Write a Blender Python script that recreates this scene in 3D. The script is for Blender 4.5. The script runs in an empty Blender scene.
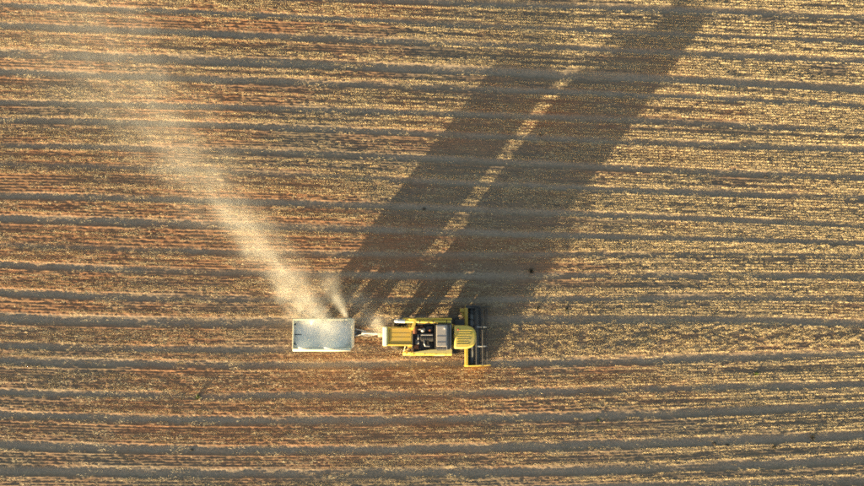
import bpy, bmesh, math, random
import numpy as np
from mathutils import Vector, Matrix

R = math.radians
random.seed(7)
rng = np.random.default_rng(11)
sc = bpy.context.scene
col = sc.collection

# ------------------------------------------------------------------ camera
CAM_H, TILT, FPX = 50.0, R(5.0), 576.0
cam = bpy.data.cameras.new('camera')
camo = bpy.data.objects.new('camera', cam)
col.objects.link(camo)
cam.sensor_width = 36.0
cam.lens = 24.0
cam.clip_start = 0.5
cam.clip_end = 9000
camo.location = (0, 0, CAM_H)
camo.rotation_euler = (TILT, 0, 0)
sc.camera = camo

# ------------------------------------------------------------------ sky, sun, exposure
SUN_EL = math.atan(0.091)
SUN_AZ = math.atan2(-0.6, -0.8)
world = bpy.data.worlds.new('World')
sc.world = world
world.use_nodes = True
wn = world.node_tree
sky = wn.nodes.new('ShaderNodeTexSky')
sky.sky_type = 'NISHITA'
sky.sun_disc = False
sky.sun_elevation = SUN_EL
sky.sun_rotation = SUN_AZ % (2 * math.pi)
sky.air_density = 1.0
sky.dust_density = 2.2
sky.ozone_density = 0.6
wn.links.new(sky.outputs[0], wn.nodes['Background'].inputs[0])
wn.nodes['Background'].inputs[1].default_value = 0.098
sun = bpy.data.lights.new('sun', 'SUN')
sun.energy = 5.0
sun.angle = R(0.7)
sun.color = (1.0, 0.78, 0.43)
suno = bpy.data.objects.new('sun', sun)
col.objects.link(suno)
suno.location = (-60, -80, 30)
suno.rotation_euler = Vector((0.6 * math.cos(SUN_EL), 0.8 * math.cos(SUN_EL), -math.sin(SUN_EL))).to_track_quat('-Z', 'Y').to_euler()
vs = sc.view_settings
vs.view_transform = 'Standard'
vs.look = 'None'
vs.exposure = 2.42
vs.gamma = 1.0
vs.use_curve_mapping = False
cy = sc.cycles
cy.max_bounces = 6
cy.diffuse_bounces = 3
cy.glossy_bounces = 2
cy.transmission_bounces = 3
cy.volume_bounces = 2
cy.transparent_max_bounces = 8
cy.volume_step_rate = 1.5
cy.volume_max_steps = 128
cy.use_denoising = False
cy.filter_width = 1.85
cy.sample_clamp_indirect = 3.0
cy.use_adaptive_sampling = False


def W(px, py, z=0.0):
    """ground position of a spot measured in the 864 x 486 photograph"""
    x = (px - 432.0) / FPX
    y = (243.0 - py) / FPX
    c, s = math.cos(TILT), math.sin(TILT)
    t = (CAM_H - z) / (c - y * s)
    return Vector((x * t, (y * c + s) * t, z))


# ------------------------------------------------------------------ materials
def nt(name):
    m = bpy.data.materials.new(name)
    m.use_nodes = True
    t = m.node_tree
    b = t.nodes['Principled BSDF']
    return m, t, b


def ramp(t, fac, stops):
    r = t.nodes.new('ShaderNodeValToRGB')
    e = r.color_ramp.elements
    while len(e) < len(stops):
        e.new(0.5)
    for el, (p, c) in zip(e, stops):
        el.position = p
        el.color = (c[0], c[1], c[2], 1)
    t.links.new(fac, r.inputs[0])
    return r.outputs[0]


def mixc(t, fac, a, b, mode='MIX'):
    n = t.nodes.new('ShaderNodeMix')
    n.data_type = 'RGBA'
    n.blend_type = mode
    for sock, v in ((n.inputs[0], fac), (n.inputs[6], a), (n.inputs[7], b)):
        if hasattr(v, 'is_linked'):
            t.links.new(v, sock)
        elif isinstance(v, (int, float)):
            sock.default_value = v
        else:
            sock.default_value = (v[0], v[1], v[2], 1)
    return n.outputs[2]


def noise(t, scale, detail=4, rough=0.55, vec=None, coord='Object', sx=(1, 1, 1)):
    n = t.nodes.new('ShaderNodeTexNoise')
    n.inputs['Scale'].default_value = scale
    n.inputs['Detail'].default_value = detail
    n.inputs['Roughness'].default_value = rough
    tc = t.nodes.new('ShaderNodeTexCoord')
    mp = t.nodes.new('ShaderNodeMapping')
    mp.inputs['Scale'].default_value = sx
    t.links.new(tc.outputs[coord], mp.inputs[0])
    t.links.new(mp.outputs[0], n.inputs['Vector'])
    return n.outputs[0]


def paint(name, c, rough=0.42, dust=0.35, dustc=(0.42, 0.33, 0.2), metal=0.0, scale=2.2):
    """worn paint with blown-on field dust"""
    m, t, b = nt(name)
    f1 = noise(t, scale, 6, 0.65)
    f2 = noise(t, scale * 9, 3, 0.6)
    k = ramp(t, f1, [(0.36, (0, 0, 0)), (0.72, (dust, dust, dust))])
    base = mixc(t, ramp(t, f2, [(0.3, (0, 0, 0)), (0.8, (0.35, 0.35, 0.35))]), c, tuple(x * 0.78 for x in c))
    t.links.new(mixc(t, k, base, dustc), b.inputs['Base Color'])
    rr = t.nodes.new('ShaderNodeMapRange')
    rr.inputs[3].default_value = rough
    rr.inputs[4].default_value = min(1, rough + 0.35)
    t.links.new(f1, rr.inputs[0])
    t.links.new(rr.outputs[0], b.inputs['Roughness'])
    b.inputs['Metallic'].default_value = metal
    bp = t.nodes.new('ShaderNodeBump')
    bp.inputs['Strength'].default_value = 0.12
    bp.inputs['Distance'].default_value = 0.02
    t.links.new(f2, bp.inputs['Height'])
    t.links.new(bp.outputs[0], b.inputs['Normal'])
    return m


M = {}
M['yellow'] = paint('yellow_paint', (0.64, 0.45, 0.035), 0.42, 0.5)
M['roof_yellow'] = paint('roof_yellow_paint', (0.47, 0.36, 0.05), 0.5, 0.55)
M['ochre'] = paint('dusty_ochre_and_shaded_beam', (0.44, 0.28, 0.03), 0.6, 0.5, (0.38, 0.28, 0.13))
M['olive'] = paint('olive_yellow_paint', (0.50, 0.43, 0.16), 0.5, 0.3)
M['cream'] = paint('cream_paint', (0.72, 0.66, 0.42), 0.5, 0.25)
M['grey'] = paint('taupe_grey_panel', (0.30, 0.27, 0.25), 0.55, 0.35, (0.34, 0.29, 0.23))
M['lightgrey'] = paint('pale_grey_steel', (0.46, 0.47, 0.48), 0.5, 0.3, (0.5, 0.44, 0.32))
M['dark'] = paint('dark_steel', (0.035, 0.035, 0.04), 0.55, 0.22, (0.2, 0.16, 0.1))
M['engine'] = paint('oily_engine_metal', (0.03, 0.03, 0.032), 0.4, 0.2, (0.16, 0.12, 0.08))
M['silver'] = paint('bare_aluminium', (0.22, 0.22, 0.23), 0.35, 0.2, (0.3, 0.25, 0.18), 0.7)
M['steelblue'] = paint('worn_auger_steel', (0.17, 0.18, 0.19), 0.5, 0.4, (0.3, 0.25, 0.18), 0.55)
M['rust'] = paint('rusty_steel', (0.20, 0.07, 0.03), 0.8, 0.3, (0.25, 0.14, 0.07))
M['rubber'] = paint('tyre_rubber', (0.022, 0.022, 0.023), 0.85, 0.5, (0.17, 0.13, 0.085))
M['trailer'] = paint('trailer_grey_paint', (0.70, 0.68, 0.63), 0.6, 0.35, (0.55, 0.48, 0.34), scale=1.2)
M['trailer_rim'] = paint('trailer_pale_rim', (0.66, 0.62, 0.44), 0.5, 0.3, (0.55, 0.48, 0.34))
M['tarp'] = paint('cream_tarpaulin', (0.74, 0.70, 0.55), 0.8, 0.3, (0.6, 0.52, 0.36), scale=4)
M['red'] = paint('red_plastic', (0.4, 0.03, 0.02), 0.4, 0.2)

m, t, b = nt('dark_glass')
b.inputs['Base Color'].default_value = (0.02, 0.025, 0.03, 1)
b.inputs['Roughness'].default_value = 0.08
b.inputs['Coat Weight'].default_value = 0.4
M['glass'] = m
m, t, b = nt('lamp_lens')
b.inputs['Base Color'].default_value = (0.8, 0.8, 0.78, 1)
b.inputs['Roughness'].default_value = 0.12
M['lens'] = m


def straw_mat(name, stops, rough=0.55, trans=0.0):
    m, t, b = nt(name)
    oi = t.nodes.new('ShaderNodeObjectInfo')
    g = t.nodes.new('ShaderNodeNewGeometry')
    ad = t.nodes.new('ShaderNodeMath')
    ad.operation = 'ADD'
    t.links.new(oi.outputs['Random'], ad.inputs[0])
    t.links.new(g.outputs['Random Per Island'], ad.inputs[1])
    fr = t.nodes.new('ShaderNodeMath')
    fr.operation = 'FRACT'
    t.links.new(ad.outputs[0], fr.inputs[0])
    t.links.new(ramp(t, fr.outputs[0], stops), b.inputs['Base Color'])
    b.inputs['Roughness'].default_value = rough
    b.inputs['Specular IOR Level'].default_value = 0.35
    return m


M['straw'] = straw_mat('stubble_straw', [(0.0, (0.27, 0.20, 0.125)), (0.3, (0.46, 0.36, 0.21)), (0.65, (0.59, 0.48, 0.285)), (1.0, (0.68, 0.58, 0.37))])
M['crop'] = straw_mat('ripe_crop_straw', [(0.0, (0.27, 0.17, 0.06)), (0.5, (0.50, 0.34, 0.13)), (1.0, (0.62, 0.46, 0.20))])
M['weed'] = straw_mat('weed_green', [(0.0, (0.05, 0.085, 0.018)), (1.0, (0.10, 0.14, 0.03))])
M['weed_dry'] = straw_mat('withered_weed', [(0.0, (0.022, 0.022, 0.016)), (1.0, (0.06, 0.052, 0.034))], 0.8)
M['clod'] = paint('dark_clod_soil', (0.045, 0.036, 0.028), 0.95, 0.3, (0.09, 0.065, 0.045), scale=6)
M['chaff'] = paint('pale_chaff', (0.80, 0.76, 0.66), 0.95, 0.7, (0.82, 0.74, 0.56), scale=1.6)

# field soil
m, t, b = nt('stubble_field_soil')
at = t.nodes.new('ShaderNodeAttribute')
at.attribute_name = 'track'
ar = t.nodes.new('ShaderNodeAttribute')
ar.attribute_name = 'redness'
nl = noise(t, 0.9, 5, 0.65, sx=(0.35, 1, 1))
nf = noise(t, 9.0, 4, 0.7, sx=(0.4, 1.2, 1))
ng = noise(t, 38.0, 2, 0.6, sx=(0.5, 1, 1))
soil = ramp(t, nf, [(0.2, (0.070, 0.057, 0.047)), (0.5, (0.128, 0.104, 0.085)), (0.8, (0.20, 0.163, 0.130))])
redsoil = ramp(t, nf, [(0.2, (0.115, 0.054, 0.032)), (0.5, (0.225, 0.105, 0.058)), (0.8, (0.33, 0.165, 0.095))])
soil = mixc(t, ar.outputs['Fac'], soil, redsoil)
chaffc = ramp(t, ng, [(0.35, (0.13, 0.095, 0.062)), (0.7, (0.33, 0.25, 0.15))])
soil = mixc(t, ramp(t, nl, [(0.35, (0.15, 0.15, 0.15)), (0.65, (0.5, 0.5, 0.5))]), soil, chaffc)
track = ramp(t, nf, [(0.2, (0.135, 0.104, 0.079)), (0.5, (0.235, 0.186, 0.145)), (0.8, (0.33, 0.262, 0.205))])
track = mixc(t, ramp(t, ng, [(0.42, (0, 0, 0)), (0.7, (0.6, 0.6, 0.6))]), track, (0.40, 0.33, 0.23))
nd = noise(t, 16.0, 3, 0.7, sx=(0.45, 1.3, 1))
track = mixc(t, ramp(t, nd, [(0.5, (0, 0, 0)), (0.72, (0.75, 0.75, 0.75))]), track, (0.07, 0.058, 0.046))
t.links.new(mixc(t, at.outputs['Fac'], soil, track), b.inputs['Base Color'])
b.inputs['Roughness'].default_value = 0.95
b.inputs['Specular IOR Level'].default_value = 0.15
bp = t.nodes.new('ShaderNodeBump')
bp.inputs['Strength'].default_value = 0.9
bp.inputs['Distance'].default_value = 0.03
t.links.new(ng, bp.inputs['Height'])
t.links.new(bp.outputs[0], b.inputs['Normal'])
M['soil'] = m


# ------------------------------------------------------------------ helpers
def link(o, parent=None):
    col.objects.link(o)
    if parent is not None:
        o.parent = parent
    return o


def tag(o, label=None, cat=None, group=None, kind=None):
    for k, v in (('label', label), ('category', cat), ('group', group), ('kind', kind)):
        if v:
            o[k] = v
    return o


def empty(name, loc, rz=0.0):
    o = bpy.data.objects.new(name, None)
    o.empty_display_size = 0.3
    col.objects.link(o)
    o.location = loc
    o.rotation_euler = (0, 0, rz)
    return o


class MB:
    """collects shapes for one mesh"""

    def __init__(self):
        self.bm = bmesh.new()

    def box(self, x0, x1, y0, y1, z0, z1, bev=0.02, seg=1, mat=None):
        r = bmesh.ops.create_cube(self.bm, size=1.0)
        vs_ = r['verts']
        for v in vs_:
            v.co = Vector((x0 + (v.co.x + 0.5) * (x1 - x0), y0 + (v.co.y + 0.5) * (y1 - y0), z0 + (v.co.z + 0.5) * (z1 - z0)))
        if mat is not None:
            for v in vs_:
                v.co = mat @ v.co
        if bev:
            es = list({e for v in vs_ for e in v.link_edges})
            bmesh.ops.bevel(self.bm, geom=es, offset=bev, segments=seg, affect='EDGES', profile=0.5)
        return self

    def prism(self, pts, a0, a1, axis='y', bev=0.0):
        """outline pts extruded along an axis; pts are (x,z) for y, (x,y) for z, (y,z) for x"""
        def mk(p, a):
            return {'y': (p[0], a, p[1]), 'z': (p[0], p[1], a), 'x': (a, p[0], p[1])}[axis]
        v0 = [self.bm.verts.new(mk(p, a0)) for p in pts]
        v1 = [self.bm.verts.new(mk(p, a1)) for p in pts]
        n = len(pts)
        fs = [self.bm.faces.new(v0), self.bm.faces.new(v1[::-1])]
        for i in range(n):
            fs.append(self.bm.faces.new((v0[i], v1[i], v1[(i + 1) % n], v0[(i + 1) % n])))
        bmesh.ops.recalc_face_normals(self.bm, faces=fs)
        if bev:
            es = list({e for f in fs for e in f.edges})
            bmesh.ops.bevel(self.bm, geom=es, offset=bev, segments=1, affect='EDGES')
        return self

    def tube(self, pts, r, n=10, r1=None):
        pts = [Vector(p) for p in pts]
        rings = []
        for i, p in enumerate(pts):
            d = (pts[min(i + 1, len(pts) - 1)] - pts[max(i - 1, 0)]).normalized()
            up = Vector((0, 0, 1)) if abs(d.z) < 0.9 else Vector((1, 0, 0))
            a = d.cross(up).normalized()
            c = d.cross(a).normalized()
            rad = r if r1 is None else r + (r1 - r) * i / (len(pts) - 1)
            rings.append([self.bm.verts.new(p + rad * (math.cos(2 * math.pi * k / n) * a + math.sin(2 * math.pi * k / n) * c)) for k in range(n)])
        fs = []
        for i in range(len(rings) - 1):
            for k in range(n):
                fs.append(self.bm.faces.new((rings[i][k], rings[i][(k + 1) % n], rings[i + 1][(k + 1) % n], rings[i + 1][k])))
        fs.append(self.bm.faces.new(rings[0]))
        fs.append(self.bm.faces.new(rings[-1][::-1]))
        bmesh.ops.recalc_face_normals(self.bm, faces=fs)
        return self

    def lathe(self, prof, n=28, axis='y'):
        """closed profile of (radius, offset) turned about an axis through 0"""
        rings = []
        for k in range(n):
            a = 2 * math.pi * k / n
            c, s = math.cos(a), math.sin(a)
            rings.append([self.bm.verts.new({'y': (r * c, o, r * s), 'x': (o, r * c, r * s), 'z': (r * c, r * s, o)}[axis]) for r, o in prof])
        m_ = len(prof)
        fs = []
        for k in range(n):
            for i in range(m_):
                fs.append(self.bm.faces.new((rings[k][i], rings[k][(i + 1) % m_], rings[(k + 1) % n][(i + 1) % m_], rings[(k + 1) % n][i])))
        bmesh.ops.recalc_face_normals(self.bm, faces=fs)
        return self

    def build(self, name, mat, parent=None, loc=None, rot=None, smooth=False):
        me = bpy.data.meshes.new(name)
        self.bm.to_mesh(me)
        self.bm.free()
        me.materials.append(M[mat] if isinstance(mat, str) else mat)
        if smooth:
            me.polygons.foreach_set('use_smooth', [True] * len(me.polygons))
        o = bpy.data.objects.new(name, me)
        link(o, parent)
        if loc is not None:
            o.location = loc
        if rot is not None:
            o.rotation_euler = rot
        return o


def rotz_about(p, a):
    return Matrix.Translation(Vector(p)) @ Matrix.Rotation(a, 4, 'Z') @ Matrix.Translation(-Vector(p))


def roty_about(p, a):
    return Matrix.Translation(Vector(p)) @ Matrix.Rotation(a, 4, 'Y') @ Matrix.Translation(-Vector(p))


# ------------------------------------------------------------------ the field
def h2(ix, iy, seed):
    n = (ix.astype(np.int64) * 374761393 + iy.astype(np.int64) * 668265263 + seed * 1442695041) & 0xffffffff
    n = ((n ^ (n >> 13)) * 1274126177) & 0xffffffff
    return ((n ^ (n >> 16)) & 0xffff) / 65535.0


def vnoise(x, y, seed=0):
    ix, iy = np.floor(x), np.floor(y)
    fx, fy = x - ix, y - iy
    fx = fx * fx * (3 - 2 * fx)
    fy = fy * fy * (3 - 2 * fy)
    a, b_ = h2(ix, iy, seed), h2(ix + 1, iy, seed)
    c, d = h2(ix, iy + 1, seed), h2(ix + 1, iy + 1, seed)
    return (a + (b_ - a) * fx) * (1 - fy) + (c + (d - c) * fx) * fy - 0.5


def fbm(x, y, seed=0, octs=4, g=0.55):
    s, a, f = 0, 1.0, 1.0
    for k in range(octs):
        s = s + a * vnoise(x * f, y * f, seed + 17 * k)
        a *= g
        f *= 2.03
    return s


def sstep(a, b_, x):
    u = np.clip((x - a) / (b_ - a), 0, 1)
    return u * u * (3 - 2 * u)


# wheel tracks across the field, read off the photograph at five places along each
TX = [0, 216, 432, 648, 864]
TR = [  # five heights in the picture, half width m, five strengths
    ((-60, -54, -47, -40, -31), .36, (1, 1, 1, 1, 1)),
    ((-36, -30, -24, -17, -8), .36, (1, 1, 1, 1, 1)),
    ((-12, -5, 2, 9, 17), .34, (.6, .7, .8, 1, 1)),
    ((4, 12, 24, 33, 42), .34, (.7, 1, 1, 1, 1)),
    ((25, 33, 43, 51, 61), .40, (1, 1.1, 1, .9, .9)),
    ((52, 60, 69, 78, 90), .52, (1, 1.1, 1, 1, 1.1)),
    ((71, 79, 87, 95, 106), .36, (.9, .9, .9, .9, .7)),
    ((102, 106, 113, 120, 131), .33, (.9, 1, .9, .8, .7)),
    ((119, 125, 133, 143, 149), .36, (1, 1, 1, 1, .8)),
    ((145, 150, 157, 169, 178), .34, (.8, .7, .9, .9, 1)),
    ((164, 171, 181, 191, 197), .36, (.8, .6, .9, .9, .8)),
    ((195, 201, 206, 217, 226), .36, (1, .9, .9, 1, .9)),
    ((217, 224, 231, 238, 243), .38, (1, .8, .9, .9, .8)),
    ((245, 252, 254, 254, 255), .30, (.5, .6, .7, .6, .6)),
    ((264, 271, 276, 275, 277), .36, (1, .6, .9, 1, .9)),
    ((292, 298, 302, 297, 299), .38, (1.1, .7, .7, .8, .6)),
    ((317, 322, 318, 320, 324), .50, (1.2, 1, .9, 1, 1)),
    ((345, 349, 350, 342, 339), .36, (1, .9, .3, 0, 0)),
    ((360, 364, 364, 360, 353), .40, (1, .8, .8, 1, 1)),
    ((392, 395, 394, 388, 385), .38, (1.1, .7, .8, 1, 1)),
    ((414, 420, 419, 414, 405), .40, (1.1, 1, .9, 1, 1)),
    ((444, 450, 448, 443, 435), .44, (1.1, 1, 1, 1.1, 1.2)),
    ((470, 472, 472, 469, 458), .46, (1.1, 1, 1, 1.1, 1.3)),
    ((490, 492, 491, 485, 480), .40, (1, 1, 1, 1, 1)),
    ((515, 518, 516, 510, 503), .40, (1, 1, 1, 1, 1)),
    ((540, 543, 541, 535, 527), .40, (1, 1, 1, 1, 1)),
    ((565, 568, 566, 560, 550), .40, (1, 1, 1, 1, 1)),
]
tk_x = np.array([[W(px, py).x for px, py in zip(TX, r_[0])] for r_ in TR])
tk_y = np.array([[W(px, py).y for px, py in zip(TX, r_[0])] for r_ in TR])
tk_v = tk_y.mean(axis=1)
NT = len(TR)


def track_tables(xs):
    """world y and strength of each track at the columns xs"""
    Y = np.empty((NT, len(xs)))
    S = np.empty((NT, len(xs)))
    for k in range(NT):
        a = tk_x[k]
        # smooth curve through the five readings
        p = np.polyfit(a, tk_y[k], 3)
        xc = np.clip(xs, a[0] - 6, a[-1] + 6)
        Y[k] = 0.75 * np.polyval(p, xc) + 0.25 * np.interp(xc, a, tk_y[k])
        S[k] = np.interp(xc, a, TR[k][2])
    for k in range(NT - 2, -1, -1):
        Y[k] = np.maximum(Y[k], Y[k + 1] + 0.9)
    return Y, S


def canon(xs, ys):
    """row coordinate that follows the tracks; xs and ys are 2-D, one column per x"""
    Y, S = track_tables(xs)
    V = np.empty((len(ys), len(xs)))
    vk = tk_v[::-1]
    for i in range(len(xs)):
        yk = Y[::-1, i]
        v = np.interp(ys, yk, vk)
        v = np.where(ys < yk[0], vk[0] + (ys - yk[0]), v)
        v = np.where(ys > yk[-1], vk[-1] + (ys - yk[-1]), v)
        V[:, i] = v
    return V, S


ROW = 0.24
gx0, gx1, gy0, gy1 = -47.0, 47.0, -24.0, 35.0
dx, dy = 0.10, 0.062
xs = np.arange(gx0, gx1 + 1e-6, dx)
ys = np.arange(gy0, gy1 + 1e-6, dy)
grow = np.array([0.3, 1, 3, 8, 20, 50, 120, 300, 700, 1600, 3500])
XS = np.concatenate([gx0 - grow[::-1], xs, gx1 + grow])
YS = np.concatenate([gy0 - grow[::-1], ys, gy1 + grow])
V, S = canon(XS, YS)
GX, GY = np.meshgrid(XS, YS)


def clear_zone(x, y):
    """1 where the machine stands: the ground there is only gently uneven"""
    return np.exp(-(np.maximum(np.abs(x + 3.0) - 8.5, 0) / 1.5) ** 2 - (np.maximum(np.abs(y + 3.6) - 1.6, 0) / 0.8) ** 2)


Vw = V + 0.09 * fbm(GX / 1.7, GY / 1.1, 3, 3) + 0.07 * vnoise(GX / 0.45, GY / 0.3, 5) + 0.10 * vnoise(GX / 0.18, GY / 0.15, 15)
track_m = np.zeros_like(V)
depth = np.zeros_like(V)
edge_n = np.zeros_like(V)
for k in range(NT):
    hw = TR[k][1] * 0.74
    d = Vw - tk_v[k]
    wob = 1.0 + 0.8 * fbm(GX / 7.0, GY * 0 + k * 7.3, 21 + k, 4) + 0.35 * vnoise(GX / 0.9, GY / 0.4, 23)
    lug = 0.05 * np.sin(GX * 2 * math.pi / 0.42 + 3 * d) * np.exp(-((d - hw) / 0.14) ** 2)
    prof = sstep(-hw - 0.22, -hw + 0.22, d + lug) * (1 - sstep(hw - 0.18, hw + 0.14, d + lug))
    st = np.clip(S[k][None, :] * wob, 0, 1.5)
    track_m = np.maximum(track_m, prof * np.clip(st, 0, 1))
    depth += 0.046 * prof * st
    edge_n = np.maximum(edge_n, np.exp(-((d - hw - 0.24) / 0.17) ** 2) * np.clip(st, 0, 1))
    # soil squeezed up along the near side of the track
    depth -= 0.030 * st * np.exp(-((d + hw + 0.17) / 0.13) ** 2)
cz = clear_zone(GX, GY)
rowphase = V / ROW + 0.12 * fbm(GX / 3.0, V / 2.0, 8, 2)
rows = 0.5 + 0.5 * np.cos(rowphase * 2 * math.pi)
rough = 0.6 + 0.8 * (0.5 + fbm(GX / 6.0, GY / 2.0, 31, 2))
H = (-depth * (1 - 0.75 * cz)
     + (1 - 0.8 * track_m) * 0.028 * rows * (0.6 + 0.8 * (0.5 + vnoise(GX / 0.8, V / ROW, 4)))
     + (1 - 0.35 * track_m) * rough * (0.044 * vnoise(GX / 0.32, GY / 0.16, 6) + 0.032 * vnoise(GX / 0.15, GY / 0.09, 7))
     + 0.05 * fbm(GX / 3.5, GY / 1.2, 9, 2) * (1 - cz)
     + 0.014 * np.clip(-9.0 - GY, 0, 14)
     + 0.10 * fbm(GX / 16.0, GY / 8.0, 12, 2) * (1 - cz))
far = np.clip(np.maximum(np.maximum(gx0 - GX, GX - gx1), np.maximum(gy0 - GY, GY - gy1)), 0, 40) / 40
H = H * (1 - sstep(0, 1, far))
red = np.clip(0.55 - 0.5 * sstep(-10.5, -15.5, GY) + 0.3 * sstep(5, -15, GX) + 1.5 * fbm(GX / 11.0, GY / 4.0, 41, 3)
              + 0.75 * np.exp(-((GX + 1) / 12.0) ** 2 - ((GY + 6.6) / 2.2) ** 2) - 0.35 * sstep(-6, 4, GX) * sstep(-4.5, -1, GY) - 0.45 * sstep(4, 30, GX), 0, 1)  # less red beyond the machine: greyness of its shadow put into the soil colour

ny, nx = H.shape
me = bpy.data.meshes.new('field')
co = np.stack([GX, GY, H], axis=-1).reshape(-1, 3).astype(np.float32)
me.vertices.add(nx * ny)
me.vertices.foreach_set('co', co.ravel())
ii = (np.arange(ny - 1)[:, None] * nx + np.arange(nx - 1)[None, :]).ravel()
quads = np.stack([ii, ii + 1, ii + nx + 1, ii + nx], axis=-1).astype(np.int32)
nq = len(quads)
me.loops.add(nq * 4)
me.loops.foreach_set('vertex_index', quads.ravel())
me.polygons.add(nq)
me.polygons.foreach_set('loop_start', np.arange(0, nq * 4, 4, dtype=np.int32))
me.polygons.foreach_set('use_smooth', np.ones(nq, dtype=bool))
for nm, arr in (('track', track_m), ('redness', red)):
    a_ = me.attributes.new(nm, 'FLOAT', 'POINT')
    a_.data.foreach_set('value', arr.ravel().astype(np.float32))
me.update(calc_edges=True)
me.materials.append(M['soil'])
field = bpy.data.objects.new('field', me)
link(field)
tag(field, 'harvested brown stubble field crossed by grey wheel tracks', 'field', kind='structure')


def samp(arr, x, y):
    """value of a field map at points"""
    ix = np.clip(np.rint((x - gx0) / dx).astype(int), 0, len(xs) - 1) + len(grow)
    iy = np.clip(np.rint((y - gy0) / dy).astype(int), 0, len(ys) - 1) + len(grow)
    return arr[iy, ix]


def ground(x, y):
    return float(samp(H, np.array([x]), np.array([y]))[0])


# ---- straw on the field: short row pieces, scattered over the ground as one mass
def blade_mesh(name, blades, mat):
    """blades: base point, direction, length, width, side vector"""
    vs_, fs = [], []
    for (p, d, L, w, sd) in blades:
        i = len(vs_)
        p, d, sd = Vector(p), Vector(d), Vector(sd)
        vs_ += [p - sd * w * 0.5, p + sd * w * 0.5, p + d * L + sd * w * 0.4, p + d * L - sd * w * 0.4]
        fs.append((i, i + 1, i + 2, i + 3))
    me = bpy.data.meshes.new(name)
    me.from_pydata(vs_, [], fs)
    me.materials.append(M[mat])
    return bpy.data.objects.new(name, me)


def rdir(lean, bias=(0.0, 0.0)):
    a = random.uniform(0, 2 * math.pi)
    l_ = abs(random.gauss(0, lean))
    return Vector((math.sin(l_) * math.cos(a) + bias[0], math.sin(l_) * math.sin(a) + bias[1], math.cos(l_))).normalized()


def side_of(d):
    v = d.cross(Vector((random.gauss(0, 1), random.gauss(0, 1), random.gauss(0, .5))))
    return v.normalized()


def row_piece(n, hgt, lean, wid, spread, wmul=1.0):
    bl = []
    for _ in range(n):
        d = rdir(lean, (0.30, 0.34))
        bl.append(((random.uniform(-0.32, 0.32), random.gauss(0, spread), -0.02), d, random.uniform(0.55, 1.15) * hgt,
                   random.uniform(0.7, 1.3) * wid, side_of(d)))
    return bl


def litter_piece(n, rx_, ry_):
    bl = []
    for _ in range(n):
        a = random.gauss(0, 0.4)
        d = Vector((math.cos(a), math.sin(a), random.uniform(-0.15, 0.25))).normalized()
        s_ = d.cross(Vector((random.gauss(0, .7), random.gauss(0, .7), 1))).normalized()
        bl.append(((random.uniform(-rx_, rx_), random.gauss(0, ry_), random.uniform(0.012, 0.05)), d,
                   random.uniform(0.06, 0.18), random.uniform(0.007, 0.013), s_))
    return bl


def source(name, objs):
    c = bpy.data.collections.new(name)
    for o in objs:
        c.objects.link(o)
    return c


def scatter(name, coll, pts, rot, scl, idx, mat):
    me = bpy.data.meshes.new(name)
    n = len(pts)
    me.vertices.add(n)
    me.vertices.foreach_set('co', pts.astype(np.float32).ravel())
    for nm, ty, arr in (('rot', 'FLOAT', rot), ('scl', 'FLOAT', scl), ('idx', 'INT', idx)):
        a_ = me.attributes.new(nm, ty, 'POINT')
        a_.data.foreach_set('value', arr.astype(np.int32 if ty == 'INT' else np.float32))
    o = bpy.data.objects.new(name, me)
    link(o)
    ng = bpy.data.node_groups.new(name, 'GeometryNodeTree')
    ng.interface.new_socket('Geometry', in_out='INPUT', socket_type='NodeSocketGeometry')
    ng.interface.new_socket('Geometry', in_out='OUTPUT', socket_type='NodeSocketGeometry')
    N, Lk = ng.nodes, ng.links
    gi, go = N.new('NodeGroupInput'), N.new('NodeGroupOutput')
    ip = N.new('GeometryNodeInstanceOnPoints')
    ci = N.new('GeometryNodeCollectionInfo')
    ci.inputs['Collection'].default_value = coll
    ci.inputs['Separate Children'].default_value = True
    ci.inputs['Reset Children'].default_value = True
    ip.inputs['Pick Instance'].default_value = True

    def attr(nm, ty):
        a = N.new('GeometryNodeInputNamedAttribute')
        a.data_type = ty
        a.inputs['Name'].default_value = nm
        return a.outputs[0]
    cx = N.new('ShaderNodeCombineXYZ')
    Lk.new(attr('rot', 'FLOAT'), cx.inputs[2])
    Lk.new(gi.outputs[0], ip.inputs['Points'])
    Lk.new(ci.outputs[0], ip.inputs['Instance'])
    Lk.new(attr('idx', 'INT'), ip.inputs['Instance Index'])
    Lk.new(cx.outputs[0], ip.inputs['Rotation'])
    Lk.new(attr('scl', 'FLOAT'), ip.inputs['Scale'])
    Lk.new(ip.outputs[0], go.inputs[0])
    md = o.modifiers.new('scatter', 'NODES')
    md.node_group = ng
    return o


# standing crop still in front of the header: between two tracks, right of the machine
HX = 4.95


def crop_zone(x, y, v):
    v_top, v_bot = tk_v[16] - 0.45, tk_v[18] + 0.55
    return (x > HX + 0.25 * np.sin(y * 5.0)) & (v < v_top + 0.15 * np.sin(x * 0.9)) & (v > v_bot)


def straw_density(x, y, v, tr):
    d = 0.55 + 0.45 * samp(edge_n, x, y) + 0.7 * fbm(x / 7.0, y / 1.6, 51, 3) + 0.4 * vnoise(x / 22.0, v / 0.55, 53) + 1.5 * vnoise(x / 13.0, np.floor(v / ROW + 0.5) * 3.7, 57)
    d = d + 0.30 * sstep(2, 26, x) - 0.16 * sstep(3, -22, x)
    d = d - 0.36 * sstep(-8, -15, y) - 0.25 * sstep(-12, -16, y) * sstep(10, 30, x)
    d = d - 0.28 * np.exp(-((x + 1) / 12.0) ** 2 - ((y + 6.6) / 2.2) ** 2)
    return np.clip(d, 0.06, 1.25) * (1 - 0.86 * sstep(0.25, 0.85, tr))


def footprint(x, y):
    return (np.abs(y + 3.45) < 1.75) & (x > -11.7) & (x < 5.1)


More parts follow.
